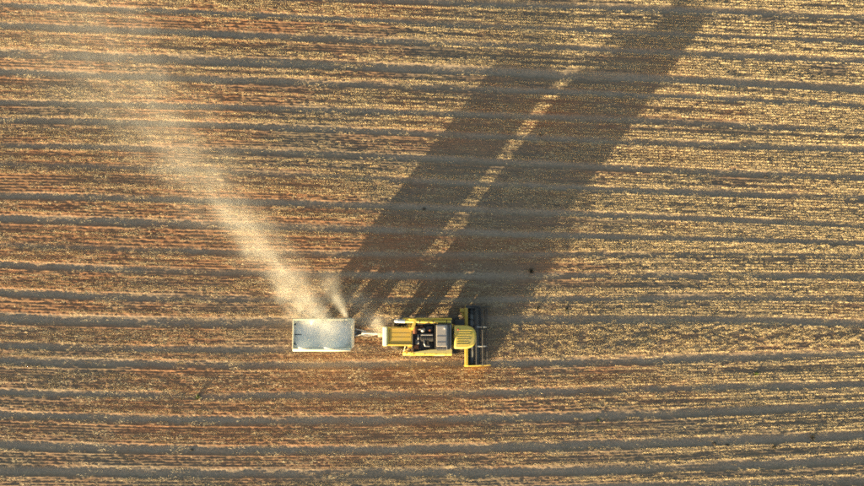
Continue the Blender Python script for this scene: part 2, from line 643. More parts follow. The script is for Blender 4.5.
seg = 0.55
rx = np.arange(gx0 + 1, gx1 - 1, seg)
Yr, Sr = track_tables(rx)
rv = np.arange(tk_v[-1] - 1.5, tk_v[0] + 1.0, ROW)
vk = tk_v[::-1]
px_l, py_l, pv_l = [], [], []
for i, x in enumerate(rx):
    yk = Yr[::-1, i]
    y = np.interp(rv, vk, yk)
    px_l.append(np.full(len(rv), x))
    py_l.append(y)
    pv_l.append(rv)
PX, PY, PV = (np.concatenate(a) for a in (px_l, py_l, pv_l))
PX = PX + rng.uniform(-0.2, 0.2, len(PX))
PY = PY + rng.normal(0, 0.010, len(PX))
keep = (PY > gy0 + 0.5) & (PY < gy1 - 0.5)
PX, PY, PV = PX[keep], PY[keep], PV[keep]
PT = samp(track_m, PX, PY)
dens = straw_density(PX, PY, PV, PT)
inz = crop_zone(PX, PY, PV)
usm = np.clip(0.5 + 1.25 * vnoise(PX / 5.0, np.floor(PV / ROW + 0.5) * 5.3, 83), 0, 1)
keep = (0.7 * usm + 0.3 * rng.uniform(0, 1, len(PX)) < dens) & ~inz & ~(footprint(PX, PY) & (rng.uniform(0, 1, len(PX)) < 0.5))
x, y = PX[keep], PY[keep]
n = len(x)
stub = source('stubble_pieces', [blade_mesh('stubble_%d' % k, row_piece(50 + 5 * (k % 4), 0.095 + 0.012 * (k % 3), 0.52, 0.0095, 0.032), 'straw') for k in range(10)])
so = scatter('stubble', stub, np.stack([x, y, samp(H, x, y)], -1), rng.normal(0, 0.05, n),
             rng.uniform(0.75, 1.2, n) * np.clip(0.75 + 0.35 * dens[keep], 0.8, 1.15), rng.integers(0, 10, n), 'straw')
tag(so, 'short golden cereal stubble standing in rows between the wheel tracks', 'stubble', kind='stuff')

# loose straw lying about
n0 = 26000
x, y = rng.uniform(gx0 + 1, gx1 - 1, n0), rng.uniform(gy0 + 1, gy1 - 1, n0)
trk = samp(track_m, x, y)
dn = straw_density(x, y, samp(V, x, y), trk * 0.75)
keep = rng.uniform(0, 1, n0) < dn * 0.42 + 0.09
x, y = x[keep], y[keep]
n = len(x)
lit = source('litter_pieces', [blade_mesh('litter_%d' % k, litter_piece(36, 0.75, 0.09), 'straw') for k in range(8)])
lo = scatter('loose_straw', lit, np.stack([x, y, samp(H, x, y) + 0.005], -1), rng.normal(0, 0.04, n) + math.pi * rng.integers(0, 2, n),
             rng.uniform(0.7, 1.25, n), rng.integers(0, 8, n), 'straw')
tag(lo, 'loose pale straw strewn over the stubble and soil', 'straw', kind='stuff')

# standing crop
keep = inz & (rng.uniform(0, 1, len(PX)) < 0.85 - 0.4 * sstep(14, 34, PX) + 0.6 * vnoise(PX / 1.2, PY / 0.5, 77))
x, y = PX[keep], PY[keep]
n = len(x)
cr = source('crop_pieces', [blade_mesh('crop_%d' % k, row_piece(60, 0.15 + 0.02 * (k % 4), 0.55, 0.010, 0.045), 'straw') for k in range(8)])
cro = scatter('standing_crop', cr, np.stack([x, y, samp(H, x, y)], -1), rng.normal(0, 0.2, n),
              rng.uniform(0.7, 1.2, n), rng.integers(0, 8, n), 'crop')
tag(cro, 'strip of uncut golden crop standing ahead of the header', 'crop', kind='stuff')


# ------------------------------------------------------------------ wheels
def wheel(parent, name, loc, rad, wid, side, lugs=20, label=None):
    """tyre, rim and hub on an axle along y; side is +1 where the dish faces +y"""
    w = empty(name, loc)
    w.parent = parent
    rr = rad * 0.56
    h = wid / 2
    MB().lathe([(rr, -h * 0.86), (rad * 0.80, -h), (rad * 0.93, -h * 0.92), (rad * 0.965, -h * 0.5), (rad * 0.97, h * 0.5),
                (rad * 0.93, h * 0.92), (rad * 0.80, h), (rr, h * 0.86), (rr * 0.96, 0)], 36).build('tyre', 'rubber', w, smooth=False)
    tyre = w.children[0]
    b_ = MB()
    for k in range(lugs):
        for s_ in (-1, 1):
            a = 2 * math.pi * (k + (0.5 if s_ > 0 else 0)) / lugs
            mt = Matrix.Rotation(a, 4, 'Y') @ Matrix.Translation((rad * 0.965, s_ * h * 0.46, 0)) @ Matrix.Rotation(s_ * 0.7, 4, 'X')
            b_.box(-0.03, rad * 0.035, -h * 0.56, h * 0.56, -0.028, 0.028, 0, mat=mt)
    b_.build('tread', 'rubber', tyre)
    rim = MB().lathe([(rr * 0.995, -h * 0.8), (rr * 0.99, h * 0.8), (rr * 0.86, h * 0.7), (rr * 0.80, side * h * 0.3), (rr * 0.25, side * h * 0.42),
                      (rr * 0.25, side * h * 0.2), (rr * 0.8, side * h * 0.1), (rr * 0.86, -h * 0.7)], 30)
    rim = rim.build('rim', 'cream', w)
    MB().lathe([(0.001, side * h * 0.2), (rr * 0.22, side * h * 0.2), (rr * 0.2, side * h * 0.62), (0.001, side * h * 0.66)], 14).build('hub', 'dark', rim)
    return w


# ------------------------------------------------------------------ combine harvester
CY = -3.50
cz0 = min(0.0, ground(1.5, CY - 1.2), ground(1.5, CY + 1.2)) - 0.02
hv = empty('combine_harvester', (0, CY, cz0))
tag(hv, 'yellow combine harvester with open engine bay and wide cutting header', 'combine harvester')

# chassis and lower body
c_ = MB()
c_.box(-3.3, 2.3, -0.62, 0.62, 0.72, 1.55, 0.04)
c_.box(-2.9, 1.7, -0.72, -0.58, 0.8, 1.25, 0.02)
c_.box(-2.9, 1.7, 0.58, 0.72, 0.8, 1.25, 0.02)
c_.build('chassis', 'dark', hv)
MB().tube([(1.45, -1.25, 0.86), (1.45, 1.25, 0.86)], 0.13, 12).build('front_axle', 'dark', hv)
MB().tube([(-2.75, -1.0, 0.62), (-2.75, 1.0, 0.62)], 0.09, 12).build('rear_axle', 'dark', hv)
for s_ in (-1, 1):
    wheel(hv, 'front_wheel', (1.45, s_ * 1.22, 0.86), 0.86, 0.62, s_, 20)
    wheel(hv, 'rear_wheel', (-2.75, s_ * 0.98, 0.60), 0.60, 0.40, s_, 16)

# threshing body under the engine deck
MB().prism([(-2.0, 1.5), (1.7, 1.45), (1.7, 2.55), (-1.55, 2.55), (-2.0, 2.3)], -0.98, 0.98, 'y', 0.03).build('threshing_body', 'yellow', hv)

# rear straw hood: tapered box with a raised edge round a dull sunken top panel
MB().prism([(-3.86, 1.05), (-1.6, 1.25), (-1.6, 2.75), (-3.62, 2.62), (-3.86, 2.35)], -0.70, 0.70, 'y', 0.03).build('straw_hood', 'yellow', hv)
hood = hv.children[-1]
sl = math.atan2(0.13, 2.02)
for (x0, x1, y0, y1) in ((-3.66, -1.64, -0.735, -0.60), (-3.66, -1.64, 0.66, 0.72)):
    MB().box(x0, x1, y0, y1, 2.64, 2.75, 0.015, mat=roty_about((-2.6, 0, 2.68), -sl)).build('hood_edge', 'yellow', hood)
MB().box(-3.52, -1.70, -0.585, 0.645, 2.665, 2.705, 0.01, mat=roty_about((-2.6, 0, 2.68), -sl)).build('top_panel', 'ochre', hood)
b_ = MB()
b_.box(-3.5, -1.75, -0.57, -0.545, 2.70, 2.716, 0.004, mat=roty_about((-2.6, 0, 2.68), -sl))
b_.box(-3.48, -3.455, -0.5, 0.6, 2.70, 2.716, 0.004, mat=roty_about((-2.6, 0, 2.68), -sl))
b_.build('panel_seam', 'dark', hood)
# pale rear spreader hood
MB().prism([(-4.02, 1.15), (-3.84, 1.10), (-3.62, 2.66), (-3.70, 2.74), (-3.92, 2.66), (-4.06, 2.2)], -0.76, 0.76, 'y', 0.025).build('rear_cover', 'cream', hv)
rc = hv.children[-1]
for y0 in (-0.62, 0.48):
    MB().box(-4.09, -4.03, y0, y0 + 0.14, 1.6, 1.74, 0.01).build('rear_light', 'red', rc)
# tow hitch
b_ = MB()
b_.box(-4.45, -3.3, -0.12, 0.12, 0.62, 0.74, 0.02)
b_.box(-4.55, -4.38, -0.16, 0.16, 0.56, 0.82, 0.03)
b_.box(-3.5, -3.25, -0.4, 0.4, 0.66, 1.05, 0.02)
b_.build('tow_hitch', 'cream', hv)

# engine bay: dark tray, walls, engine with its pieces
b_ = MB()
b_.box(-1.56, 0.34, -1.0, 1.0, 2.50, 2.56, 0.01)
b_.box(-1.60, -1.54, -1.0, 1.0, 2.50, 2.92, 0.01)
b_.box(-1.56, 0.3, 0.98, 1.04, 2.50, 2.98, 0.01)
b_.build('engine_deck', 'dark', hv)
eng = MB().box(-0.98, 0.12, -0.34, 0.30, 2.56, 3.02, 0.05, 2).build('engine', 'engine', hv)
b_ = MB()
for k in range(6):
    x = -0.86 + k * 0.18
    b_.box(x - 0.07, x + 0.07, -0.22, -0.02, 3.02, 3.12, 0.02)
b_.build('valve_cover', 'engine', eng)
MB().tube([(-0.9, 0.17, 3.08), (0.05, 0.17, 3.08)], 0.055, 10).build('intake_pipe', 'silver', eng)
MB().tube([(-0.62, -0.3, 3.0), (-0.62, -0.55, 3.06), (-0.55, -0.72, 2.98), (-0.2, -0.74, 2.92)], 0.06, 10).build('exhaust_manifold', 'silver', eng)
MB().lathe([(0.001, -0.12), (0.15, -0.12), (0.19, -0.05), (0.19, 0.06), (0.12, 0.13), (0.001, 0.13)], 18).build('turbocharger', 'silver', eng, (-0.72, 0.55, 3.02), (0.3, 0, 0.4))
b_ = MB()
b_.tube([(-1.38, 0.25, 2.84), (-1.38, 0.86, 2.84)], 0.17, 18)
b_.build('air_filter', 'rust', hv)
MB().tube([(-1.2, 0.60, 2.86), (-0.9, 0.62, 2.98), (-0.78, 0.58, 3.0)], 0.07, 10).build('air_hose', 'engine', hv)
MB().tube([(-0.15, 0.55, 2.6), (-0.15, 0.55, 3.45), (-0.20, 0.55, 3.62)], 0.07, 12).build('exhaust_pipe', 'rust', hv)
MB().box(-1.40, -1.05, -0.62, -0.18, 2.56, 2.82, 0.03).build('battery', 'engine', hv)
bt = hv.children[-1]
for y0 in (-0.52, -0.28):
    MB().box(-1.28, -1.2, y0 - 0.03, y0 + 0.03, 2.82, 2.86, 0.01).build('terminal', 'silver', bt)
MB().lathe([(0.10, -0.04), (0.22, -0.05), (0.22, 0.05), (0.10, 0.04)], 20, 'x').build('belt_pulley', 'silver', hv, (-1.12, -0.02, 2.9))
MB().lathe([(0.05, -0.04), (0.13, -0.05), (0.13, 0.05), (0.05, 0.04)], 18, 'x').build('belt_pulley', 'silver', hv, (-1.1, -0.45, 2.95))
for k in range(5):
    y = -0.85 + 0.1 * k
    MB().tube([(-0.7 + 0.05 * k, y, 2.55), (-0.3, y + 0.05, 2.78 + 0.03 * k), (0.2, y - 0.04, 2.55)], 0.022, 6).build('hydraulic_hose', 'engine', hv)
MB().box(-0.45, 0.05, 0.42, 0.88, 2.56, 2.94, 0.05).build('radiator_shroud', 'engine', hv)
for k in range(6):
    MB().box(-0.42 + 0.075 * k, -0.39 + 0.075 * k, 0.45, 0.85, 2.93, 2.97, 0).build('grille_slat', 'engine', hv)
b_ = MB()
b_.box(-1.25, -1.0, 0.5, 0.9, 2.58, 2.68, 0.02)
b_.box(-0.98, -0.75, 0.72, 0.92, 2.58, 2.75, 0.02)
b_.build('bracket', 'rust', hv)
b_ = MB()
b_.tube([(0.27, -0.95, 2.55), (0.27, -0.95, 3.15), (0.27, 0.95, 3.15), (0.27, 0.95, 2.55)], 0.025, 8)
b_.tube([(0.27, -0.95, 2.85), (0.27, 0.95, 2.85)], 0.02, 8)
b_.build('guard_rail', 'dark', hv)

# grain tank with its grey cover
gt = MB().prism([(0.34, 1.6), (1.62, 1.6), (1.62, 2.98), (1.2, 3.32), (0.34, 3.34)], -1.0, 1.0, 'y', 0.04).build('grain_tank', 'dark', hv)
MB().box(0.36, 1.14, -0.72, 0.92, 3.36, 3.44, 0.03).build('tank_cover', 'grey', gt)
for y0 in (0.08, -0.40):
    MB().box(0.40, 1.10, y0, y0 + 0.02, 3.435, 3.452, 0).build('cover_seam', 'dark', gt)
MB().lathe([(0.001, -0.02), (0.06, -0.02), (0.055, 0.07), (0.001, 0.08)], 14, 'z').build('filler_cap', 'lens', gt, (1.0, 0.72, 3.46))
b_ = MB()
b_.box(1.14, 1.22, -0.98, 0.98, 3.30, 3.40, 0.01)
b_.box(1.46, 1.52, -0.98, 0.98, 3.02, 3.14, 0.01)
b_.box(0.36, 1.2, 0.92, 0.99, 3.28, 3.40, 0.01)
b_.build('tank_frame', 'grey', gt)
MB().box(1.26, 1.32, -0.8, 0.8, 3.20, 3.29, 0.01).build('tank_screen', 'steelblue', gt)
MB().box(0.36, 1.12, -0.98, -0.75, 3.33, 3.385, 0.01).build('walkway', 'engine', gt)
for k in range(7):
    MB().box(0.42 + 0.1 * k, 0.45 + 0.1 * k, -0.96, -0.77, 3.38, 3.40, 0).build('tread_bar', 'grey', gt)

# side shields
def shield(s_):
    pts = [(-2.42, 1.55), (-1.9, 1.35), (1.62, 1.35), (1.62, 2.75), (-1.8, 2.75), (-2.42, 2.35)]
    y0, y1 = (1.34, 1.46) if s_ > 0 else (-1.46, -1.34)
    o = MB().prism(pts, y0, y1, 'y', 0.03).build('side_shield', 'yellow', hv)
    for x in (-1.1, 0.25):
        ya, yb = (1.455, 1.468) if s_ > 0 else (-1.468, -1.455)
        MB().box(x - 0.012, x + 0.012, ya, yb, 1.4, 2.58, 0).build('shield_gap', 'dark', o)
    for x in (-1.4, -0.2, 1.0):
        ya, yb = (1.455, 1.50) if s_ > 0 else (-1.50, -1.455)
        MB().box(x - 0.08, x + 0.08, ya, yb, 2.0, 2.05, 0.008).build('shield_handle', 'dark', o)
    return o


shield(1)
ss = shield(-1)
# curved top cover over the near shields
n_ = 12
pts = [(-1.75, -1.36)] + [(-1.75 + 3.37 * k / n_, -1.30 + 0.28 * math.sin(min(1.0, k / 8.0) * math.pi / 2)) for k in range(n_ + 1)] + [(1.62, -1.36)]
pts = pts[1:]
MB().prism(pts, 2.752, 2.86, 'z', 0.0).build('curved_cover', 'olive', hv)
MB().prism([(-1.52, 2.62), (-1.27, 2.80), (-1.27, 2.752), (-1.45, 2.60)], -2.35, 1.61, 'x').build('shield_rim', 'yellow', ss)
MB().box(-1.5, 1.60, 1.02, 1.33, 2.45, 2.52, 0.01).build('side_deck', 'grey', hv)
MB().box(-1.5, 1.60, -1.33, -1.02, 2.40, 2.47, 0.01).build('side_deck', 'dark', hv)
# ladder at the rear near side
b_ = MB()
for x in (-2.30, -2.02):
    b_.tube([(x, -1.30, 0.9), (x, -1.22, 2.3), (x + 0.12, -0.78, 2.72)], 0.03, 8)
for k in range(5):
    z = 1.0 + 0.3 * k
    b_.box(-2.30, -2.02, -1.31 + 0.018 * k, -1.21 + 0.018 * k, z, z + 0.03, 0)
b_.build('ladder', 'cream', hv)
MB().box(0.2, 1.05, -1.66, -1.48, 1.55, 1.62, 0.01).build('step_plate', 'lightgrey', hv)

# unloading auger folded along the far side
ua = MB().tube([(1.55, 1.20, 3.05), (-0.9, 1.22, 3.02), (-2.2, 1.24, 2.98)], 0.115, 16).build('unloading_auger', 'yellow', hv, smooth=True)
MB().tube([(-2.18, 1.24, 2.98), (-2.75, 1.26, 2.95), (-2.98, 1.26, 2.72)], 0.14, 14).build('spout', 'lightgrey', ua)
for x in (1.2, 0.1, -1.0):
    MB().tube([(x - 0.03, 1.21, 3.035), (x + 0.03, 1.21, 3.035)], 0.135, 16).build('clamp_ring', 'dark', ua)
# yellow slanted arm bridging hood and auger
MB().prism([(-1.72, 0.66), (-1.42, 0.70), (-1.22, 1.38), (-1.42, 1.40)], 2.98, 3.12, 'z', 0.02).build('auger_support', 'yellow', hv)
MB().box(-1.68, -1.5, 0.55, 0.75, 2.6, 3.0, 0.02).build('support_post', 'yellow', hv)

# feeder house
MB().prism([(1.5, 1.0), (3.15, 0.45), (3.3, 0.95), (1.75, 1.75), (1.5, 1.75)], -0.62, 0.62, 'y', 0.03).build('feeder_house', 'yellow', hv)

# cab
cab = MB().prism([(1.75, 1.55), (3.0, 1.55), (3.38, 2.2), (3.22, 3.42), (1.75, 3.42)], -0.78, 0.78, 'y', 0.03).build('cab', 'dark', hv)
MB().prism([(3.03, 1.62), (3.405, 2.22), (3.25, 3.36), (3.235, 3.36), (3.385, 2.22), (3.01, 1.62)], -0.72, 0.72, 'y').build('windscreen', 'glass', cab)
for s_ in (-1, 1):
    ya, yb = (0.782, 0.80) if s_ > 0 else (-0.80, -0.782)
    MB().prism([(1.9, 1.65), (2.9, 1.65), (3.24, 2.2), (3.12, 3.32), (1.9, 3.32)], ya, yb, 'y').build('door_glass', 'glass', cab)
    MB().box(2.0, 2.12, s_ * 0.82 - 0.02, s_ * 0.82 + 0.02, 2.2, 2.26, 0.005).build('door_handle', 'silver', cab)
MB().box(1.72, 1.76, -0.70, 0.70, 2.5, 3.3, 0).build('rear_window', 'glass', cab)
# rounded roof with ribs
def roof_outline(x0, x1, hw, rad, n=8):
    p = [(x0, -hw), (x0, hw)]
    p = [(x0 + 0.08, hw), (x0, hw - 0.08), (x0, -hw + 0.08), (x0 + 0.08, -hw)]
    # front edge: rounded like a D
    for k in range(n * 2 + 1):
        a = -math.pi / 2 + math.pi * k / (n * 2)
        e = 0.74
        ca, sa = math.cos(a), math.sin(a)
        p.append((x1 - rad + rad * abs(ca) ** e, hw * math.copysign(abs(sa) ** e, sa)))
    return p


bm = bmesh.new()
levels = [(3.44, 0.97), (3.52, 1.0), (3.62, 0.98), (3.69, 0.93), (3.73, 0.84), (3.745, 0.5)]
rings = []
for z, k in levels:
    ol = roof_outline(1.78, 3.56, 0.93, 1.15)
    rings.append([bm.verts.new((2.62 + (x - 2.62) * k, y * k, z)) for x, y in ol])
for a, b2 in zip(rings[:-1], rings[1:]):
    for i in range(len(a)):
        bm.faces.new((a[i], a[(i + 1) % len(a)], b2[(i + 1) % len(a)], b2[i]))
bm.faces.new(rings[-1])
bm.faces.new(rings[0][::-1])
bmesh.ops.recalc_face_normals(bm, faces=bm.faces)
mb = MB()
mb.bm.free()
mb.bm = bm
roof = mb.build('cab_roof', 'roof_yellow', hv, smooth=False)
for k in range(7):
    y = -0.57 + 0.19 * k
    MB().box(1.98, 2.98 - 0.10 * (k % 2) + 0.045 * k, y - 0.022, y + 0.022, 3.72, 3.768, 0.008).build('roof_rib', 'roof_yellow', roof)
for y in (-0.55, -0.3, 0.3, 0.55):
    MB().box(3.44 - 0.3 * abs(y), 3.53 - 0.3 * abs(y), y - 0.08, y + 0.08, 3.47, 3.57, 0.015).build('work_light', 'lens', roof)
for s_ in (-1, 1):
    b_ = MB()
    b_.tube([(3.1, s_ * 0.80, 2.95), (3.3, s_ * 1.1, 2.9), (3.3, s_ * 1.12, 2.7)], 0.018, 6)
    b_.box(3.28, 3.32, s_ * 1.12 - 0.11, s_ * 1.12 + 0.11, 2.35, 2.73, 0.01)
    b_.build('mirror', 'dark', hv)
# cab steps and platform on the near side
b_ = MB()
b_.box(1.9, 2.7, 0.82, 1.3, 1.5, 1.56, 0.01)
b_.tube([(1.95, 1.28, 1.56), (1.95, 1.28, 2.4), (2.65, 1.28, 2.4), (2.65, 1.28, 1.56)], 0.02, 8)
b_.build('platform', 'dark', hv)

for o in (cab, roof):
    o.location.z = -0.35
gt.location.z = 0.15
# handrails, chaff guards and seams on the body
for y0 in (-0.05, 0.28):
    MB().box(-3.40, -1.76, y0, y0 + 0.018, 2.70, 2.712, 0, mat=roty_about((-2.6, 0, 2.68), -sl)).build('hood_seam', 'dark', hood)
MB().tube([(-3.4, 0.69, 2.72), (-3.4, 0.69, 3.0), (-1.9, 0.69, 3.08), (-1.9, 0.69, 2.8)], 0.018, 6).build('handrail', 'dark', hv)
MB().tube([(0.4, -1.0, 3.45), (0.4, -1.0, 3.85), (1.1, -1.0, 3.85), (1.1, -1.0, 3.45)], 0.018, 6).build('handrail', 'dark', hv)
MB().box(-1.52, -1.08, -0.96, -0.68, 2.56, 2.74, 0.03).build('fuel_filter_box', 'rust', hv)
MB().tube([(-1.0, -0.9, 2.6), (-0.6, -0.5, 2.75), (-0.2, -0.45, 2.7), (0.2, -0.8, 2.62)], 0.03, 6).build('wiring_loom', 'engine', hv)
for x0 in (-2.1, -1.5, -0.6, 0.3, 1.1):
    MB().box(x0 - 0.008, x0 + 0.008, -1.50, -1.28, 2.70, 2.812, 0, mat=Matrix.Translation((0, 0, 0.0))).build('rim_seam', 'dark', ss)
MB().lathe([(0.001, 0.0), (0.07, 0.0), (0.06, 0.09), (0.001, 0.11)], 14, 'z').build('beacon', 'red', roof, (2.1, 0.62, 3.74))
# ---- header
hd = empty('header', (0, 0, 0))
hd.parent = hv
YH0, YH1 = -2.58, 2.34
def hpart(b_, name, mat, smooth=False):
    return b_.build(name, mat, hd, smooth=smooth)


hpart(MB().prism([(2.78, 0.30), (3.02, 0.22), (3.04, 1.05), (2.86, 1.12), (2.78, 1.0)], YH0, YH1, 'y', 0.02), 'back_panel', 'dark')
hpart(MB().box(2.74, 3.02, YH0 + 0.05, -0.35, 1.085, 1.22, 0.03), 'top_beam', 'yellow')
hpart(MB().box(2.74, 3.02, 0.35, YH1 - 0.05, 1.085, 1.22, 0.03), 'top_beam', 'ochre')  # duller than the near beam: the combine's shade is put into its colour
hpart(MB().prism([(3.0, 0.20), (4.05, 0.10), (4.05, 0.14), (3.0, 0.26)], YH0, YH1, 'y'), 'table', 'steelblue')
# auger with flights
hpart(MB().tube([(3.36, YH0 + 0.06, 0.62), (3.36, YH1 - 0.06, 0.62)], 0.20, 20), 'auger', 'steelblue', True)
bm = bmesh.new()
for (ya, yb, sgn) in ((YH0 + 0.08, -0.3, 1), (YH1 - 0.08, 0.1, -1)):
    N_ = 96
    prev = None
    for k in range(N_ + 1):
        u = k / N_
        y = ya + (yb - ya) * u
        a = u * abs(yb - ya) / 0.52 * 2 * math.pi * sgn
        pr = []
        for r in (0.195, 0.31):
            pr.append(bm.verts.new((3.36 + r * math.cos(a), y, 0.62 + r * math.sin(a))))
        if prev:
            bm.faces.new((prev[0], prev[1], pr[1], pr[0]))
        prev = pr
mb = MB()
mb.bm.free()
mb.bm = bm
hpart(mb, 'auger_flight', 'steelblue')
# knife bar with fingers
hpart(MB().box(4.05, 4.15, YH0, YH1, 0.09, 0.13, 0.005), 'cutter_bar', 'dark')
b_ = MB()
k = 0
y = YH0 + 0.08
while y < YH1:
    b_.prism([(4.15, y - 0.02), (4.30, y), (4.15, y + 0.02)], 0.09, 0.12, 'z')
    y += 0.152
tag(hpart(b_, 'knife_finger', 'silver'), kind='stuff')
# end plates with dividers
for s_, ye in ((-1, YH0), (1, YH1)):
    mt = 'yellow' if s_ < 0 else 'dark'
    hpart(MB().prism([(2.72, 0.2), (4.2, 0.06), (4.75, 0.12), (4.6, 0.34), (3.9, 0.95), (3.0, 1.15), (2.72, 1.1)], ye - 0.03, ye + 0.03, 'y', 0.008), 'end_plate', mt)
    hpart(MB().tube([(4.4, ye, 0.3), (4.85, ye, 0.16), (5.05, ye + s_ * 0.02, 0.08)], 0.07, 8, 0.015), 'divider', mt)
# reel: shaft, spiders, bats with tines
RC, RZ, RR = 4.12, 0.98, 0.54
hpart(MB().tube([(RC, YH0 + 0.12, RZ), (RC, YH1 - 0.12, RZ)], 0.06, 12), 'reel_shaft', 'dark')
ANG = [0.35 + k * 2 * math.pi / 6 for k in range(6)]
for ys_ in (YH0 + 0.16, -0.92, 0.68, YH1 - 0.16):
    b_ = MB()
    for a in ANG:
        b_.tube([(RC, ys_, RZ), (RC + RR * math.cos(a), ys_, RZ + RR * math.sin(a))], 0.024, 6)
    for i in range(6):
        a, a2 = ANG[i], ANG[(i + 1) % 6]
        b_.tube([(RC + RR * .93 * math.cos(a), ys_, RZ + RR * .93 * math.sin(a)), (RC + RR * .93 * math.cos(a2), ys_, RZ + RR * .93 * math.sin(a2))], 0.016, 6)
    hpart(b_, 'reel_spider', 'lightgrey' if -2 < ys_ < 2 else 'dark')
for a in ANG:
    cx, cz_ = RC + RR * math.cos(a), RZ + RR * math.sin(a)
    bat = hpart(MB().tube([(cx, YH0 + 0.12, cz_), (cx, YH1 - 0.12, cz_)], 0.045, 8), 'reel_bat', 'dark')
    b_ = MB()
    y = YH0 + 0.2
    while y < YH1 - 0.15:
        b_.tube([(cx, y, cz_), (cx + 0.05, y, cz_ - 0.24)], 0.014, 4)
        y += 0.16
    tag(hpart(b_, 'reel_tine', 'dark'), kind='stuff')
# reel arms with lift cylinders
for s_, ye in ((-1, YH0 + 0.06), (1, YH1 - 0.06)):
    hpart(MB().tube([(2.9, ye, 1.18), (RC, ye, RZ + 0.02)], 0.04, 8), 'reel_arm', 'yellow' if s_ < 0 else 'dark')
# drive box on the far end
b_ = MB()
b_.box(2.36, 2.80, 1.92, 2.22, 0.75, 1.16, 0.03)
b_.box(2.50, 2.78, 1.55, 1.95, 0.8, 1.05, 0.03)
hpart(b_, 'drive_box', 'ochre')
hpart(MB().box(2.80, 4.1, YH1 + 0.03, YH1 + 0.14, 0.95, 1.10, 0.02), 'belt_guard', 'dark')
hpart(MB().tube([(2.6, 2.0, 1.2), (2.75, 2.25, 1.5), (2.8, 2.55, 1.62)], 0.02, 6), 'hydraulic_line', 'ochre')

# ------------------------------------------------------------------ trailer
TXC, TYC = -8.93, -3.30
tz0 = min(0.0, ground(TXC, TYC - 1), ground(TXC, TYC + 1)) - 0.02
tr = empty('tipping_trailer', (TXC, TYC, tz0))
tag(tr, 'pale grey open box trailer towed behind the combine, dust blowing from it', 'trailer')
HL, HW, ZB, ZT = 2.38, 1.18, 0.98, 2.66
MB().box(-HL + 0.04, HL - 0.04, -HW + 0.04, HW - 0.04, ZB, ZB + 0.07, 0.01).build('floor', 'trailer', tr)
for s_ in (-1, 1):
    wl = MB().box(-HL, HL, s_ * (HW - 0.025) - 0.025, s_ * (HW - 0.025) + 0.025, ZB - 0.06, ZT, 0.008).build('side_wall', 'trailer', tr)
    MB().box(-HL - 0.02, HL + 0.02, s_ * HW - 0.045, s_ * HW + 0.045, ZT, ZT + 0.07, 0.015).build('top_rail', 'trailer_rim', wl)
    for k in range(7):
        x = -HL + 0.35 + k * (2 * HL - 0.7) / 6
        MB().box(x - 0.05, x + 0.05, s_ * (HW + 0.035) - 0.035, s_ * (HW + 0.035) + 0.035, ZB - 0.05, ZT - 0.004, 0.01).build('stake', 'trailer_rim', wl)
    for k in range(6):
        x = -HL + 0.35 + (k + 0.5) * (2 * HL - 0.7) / 6
        MB().box(x - 0.3, x + 0.3, s_ * (HW - 0.056) - 0.006, s_ * (HW - 0.056) + 0.006, ZB + 0.15, ZT - 0.15, 0.004).build('wall_panel', 'trailer', wl)
for s_ in (-1, 1):
    wl = MB().box(s_ * (HL - 0.025) - 0.025, s_ * (HL - 0.025) + 0.025, -HW + 0.052, HW - 0.052, ZB - 0.06, ZT, 0.008).build('end_wall', 'trailer', tr)
    MB().box(s_ * HL - 0.04, s_ * HL + 0.04, -HW + 0.05, HW - 0.05, ZT + 0.004, ZT + 0.064, 0.015).build('top_rail', 'trailer_rim', wl)
    for y in (-0.85, 0.85):
        MB().box(s_ * (HL - 0.10) - 0.04, s_ * (HL - 0.10) + 0.04, y - 0.12, y + 0.12, ZT - 0.45, ZT - 0.02, 0.02).build('hinge_bracket', 'lightgrey' if s_ > 0 else 'dark', wl)
    # corner gusset plates
    for sy in (-1, 1):
        MB().prism([(s_ * (HL - 0.06), sy * (HW - 0.06)), (s_ * (HL - 0.42), sy * (HW - 0.06)), (s_ * (HL - 0.06), sy * (HW - 0.38))], ZT - 0.05, ZT - 0.01, 'z').build('corner_gusset', 'trailer_rim', wl)
MB().tube([(-HL + 0.05, -HW - 0.06, ZT + 0.13), (-0.8, -HW - 0.055, ZT + 0.14), (0.9, -HW - 0.06, ZT + 0.125), (HL - 0.05, -HW - 0.06, ZT + 0.13)], 0.125, 14).build('rolled_tarp', 'tarp', tr, smooth=True)
MB().tube([(-HL + 0.05, -0.06, 2.35), (-HL + 0.62, -0.06, 2.32)], 0.03, 8).build('locking_bar', 'dark', tr)
MB().tube([(HL - 0.9, HW - 0.10, 1.6), (HL - 0.68, HW - 0.16, ZT + 0.1)], 0.045, 10).build('blower_nozzle', 'trailer_rim', tr)
# chassis
b_ = MB()
for y in (-0.42, 0.42):
    b_.box(-HL + 0.1, HL + 0.1, y - 0.06, y + 0.06, 0.72, 0.93, 0.01)
for x in (-2.1, -0.7, 0.7, 2.1):
    b_.box(x - 0.05, x + 0.05, -1.1, 1.1, 0.82, 0.915, 0.01)
b_.build('chassis', 'dark', tr)
for x in (-1.55, 1.55):
    MB().tube([(x, -0.95, 0.48), (x, 0.95, 0.48)], 0.06, 10).build('axle', 'dark', tr)
    for y in (-0.42, 0.42):
        MB().tube([(x - 0.5, y, 0.86), (x - 0.2, y, 0.56), (x + 0.2, y, 0.56), (x + 0.5, y, 0.86)], 0.04, 6).build('leaf_spring', 'dark', tr)
    for s_ in (-1, 1):
        wheel(tr, 'wheel', (x, s_ * 0.98, 0.48), 0.48, 0.28, s_, 16)
b_ = MB()
for s_ in (-1, 1):
    b_.tube([(1.75, s_ * 0.42, 0.66), (3.35, 0.06 * s_, 0.68)], 0.06, 8)
b_.tube([(2.2, 0, 0.68), (4.35, -0.1, 0.70)], 0.085, 10)
b_.box(2.5, 2.62, -0.3, 0.3, 0.62, 0.72, 0.01)
b_.build('drawbar', 'lightgrey', tr)
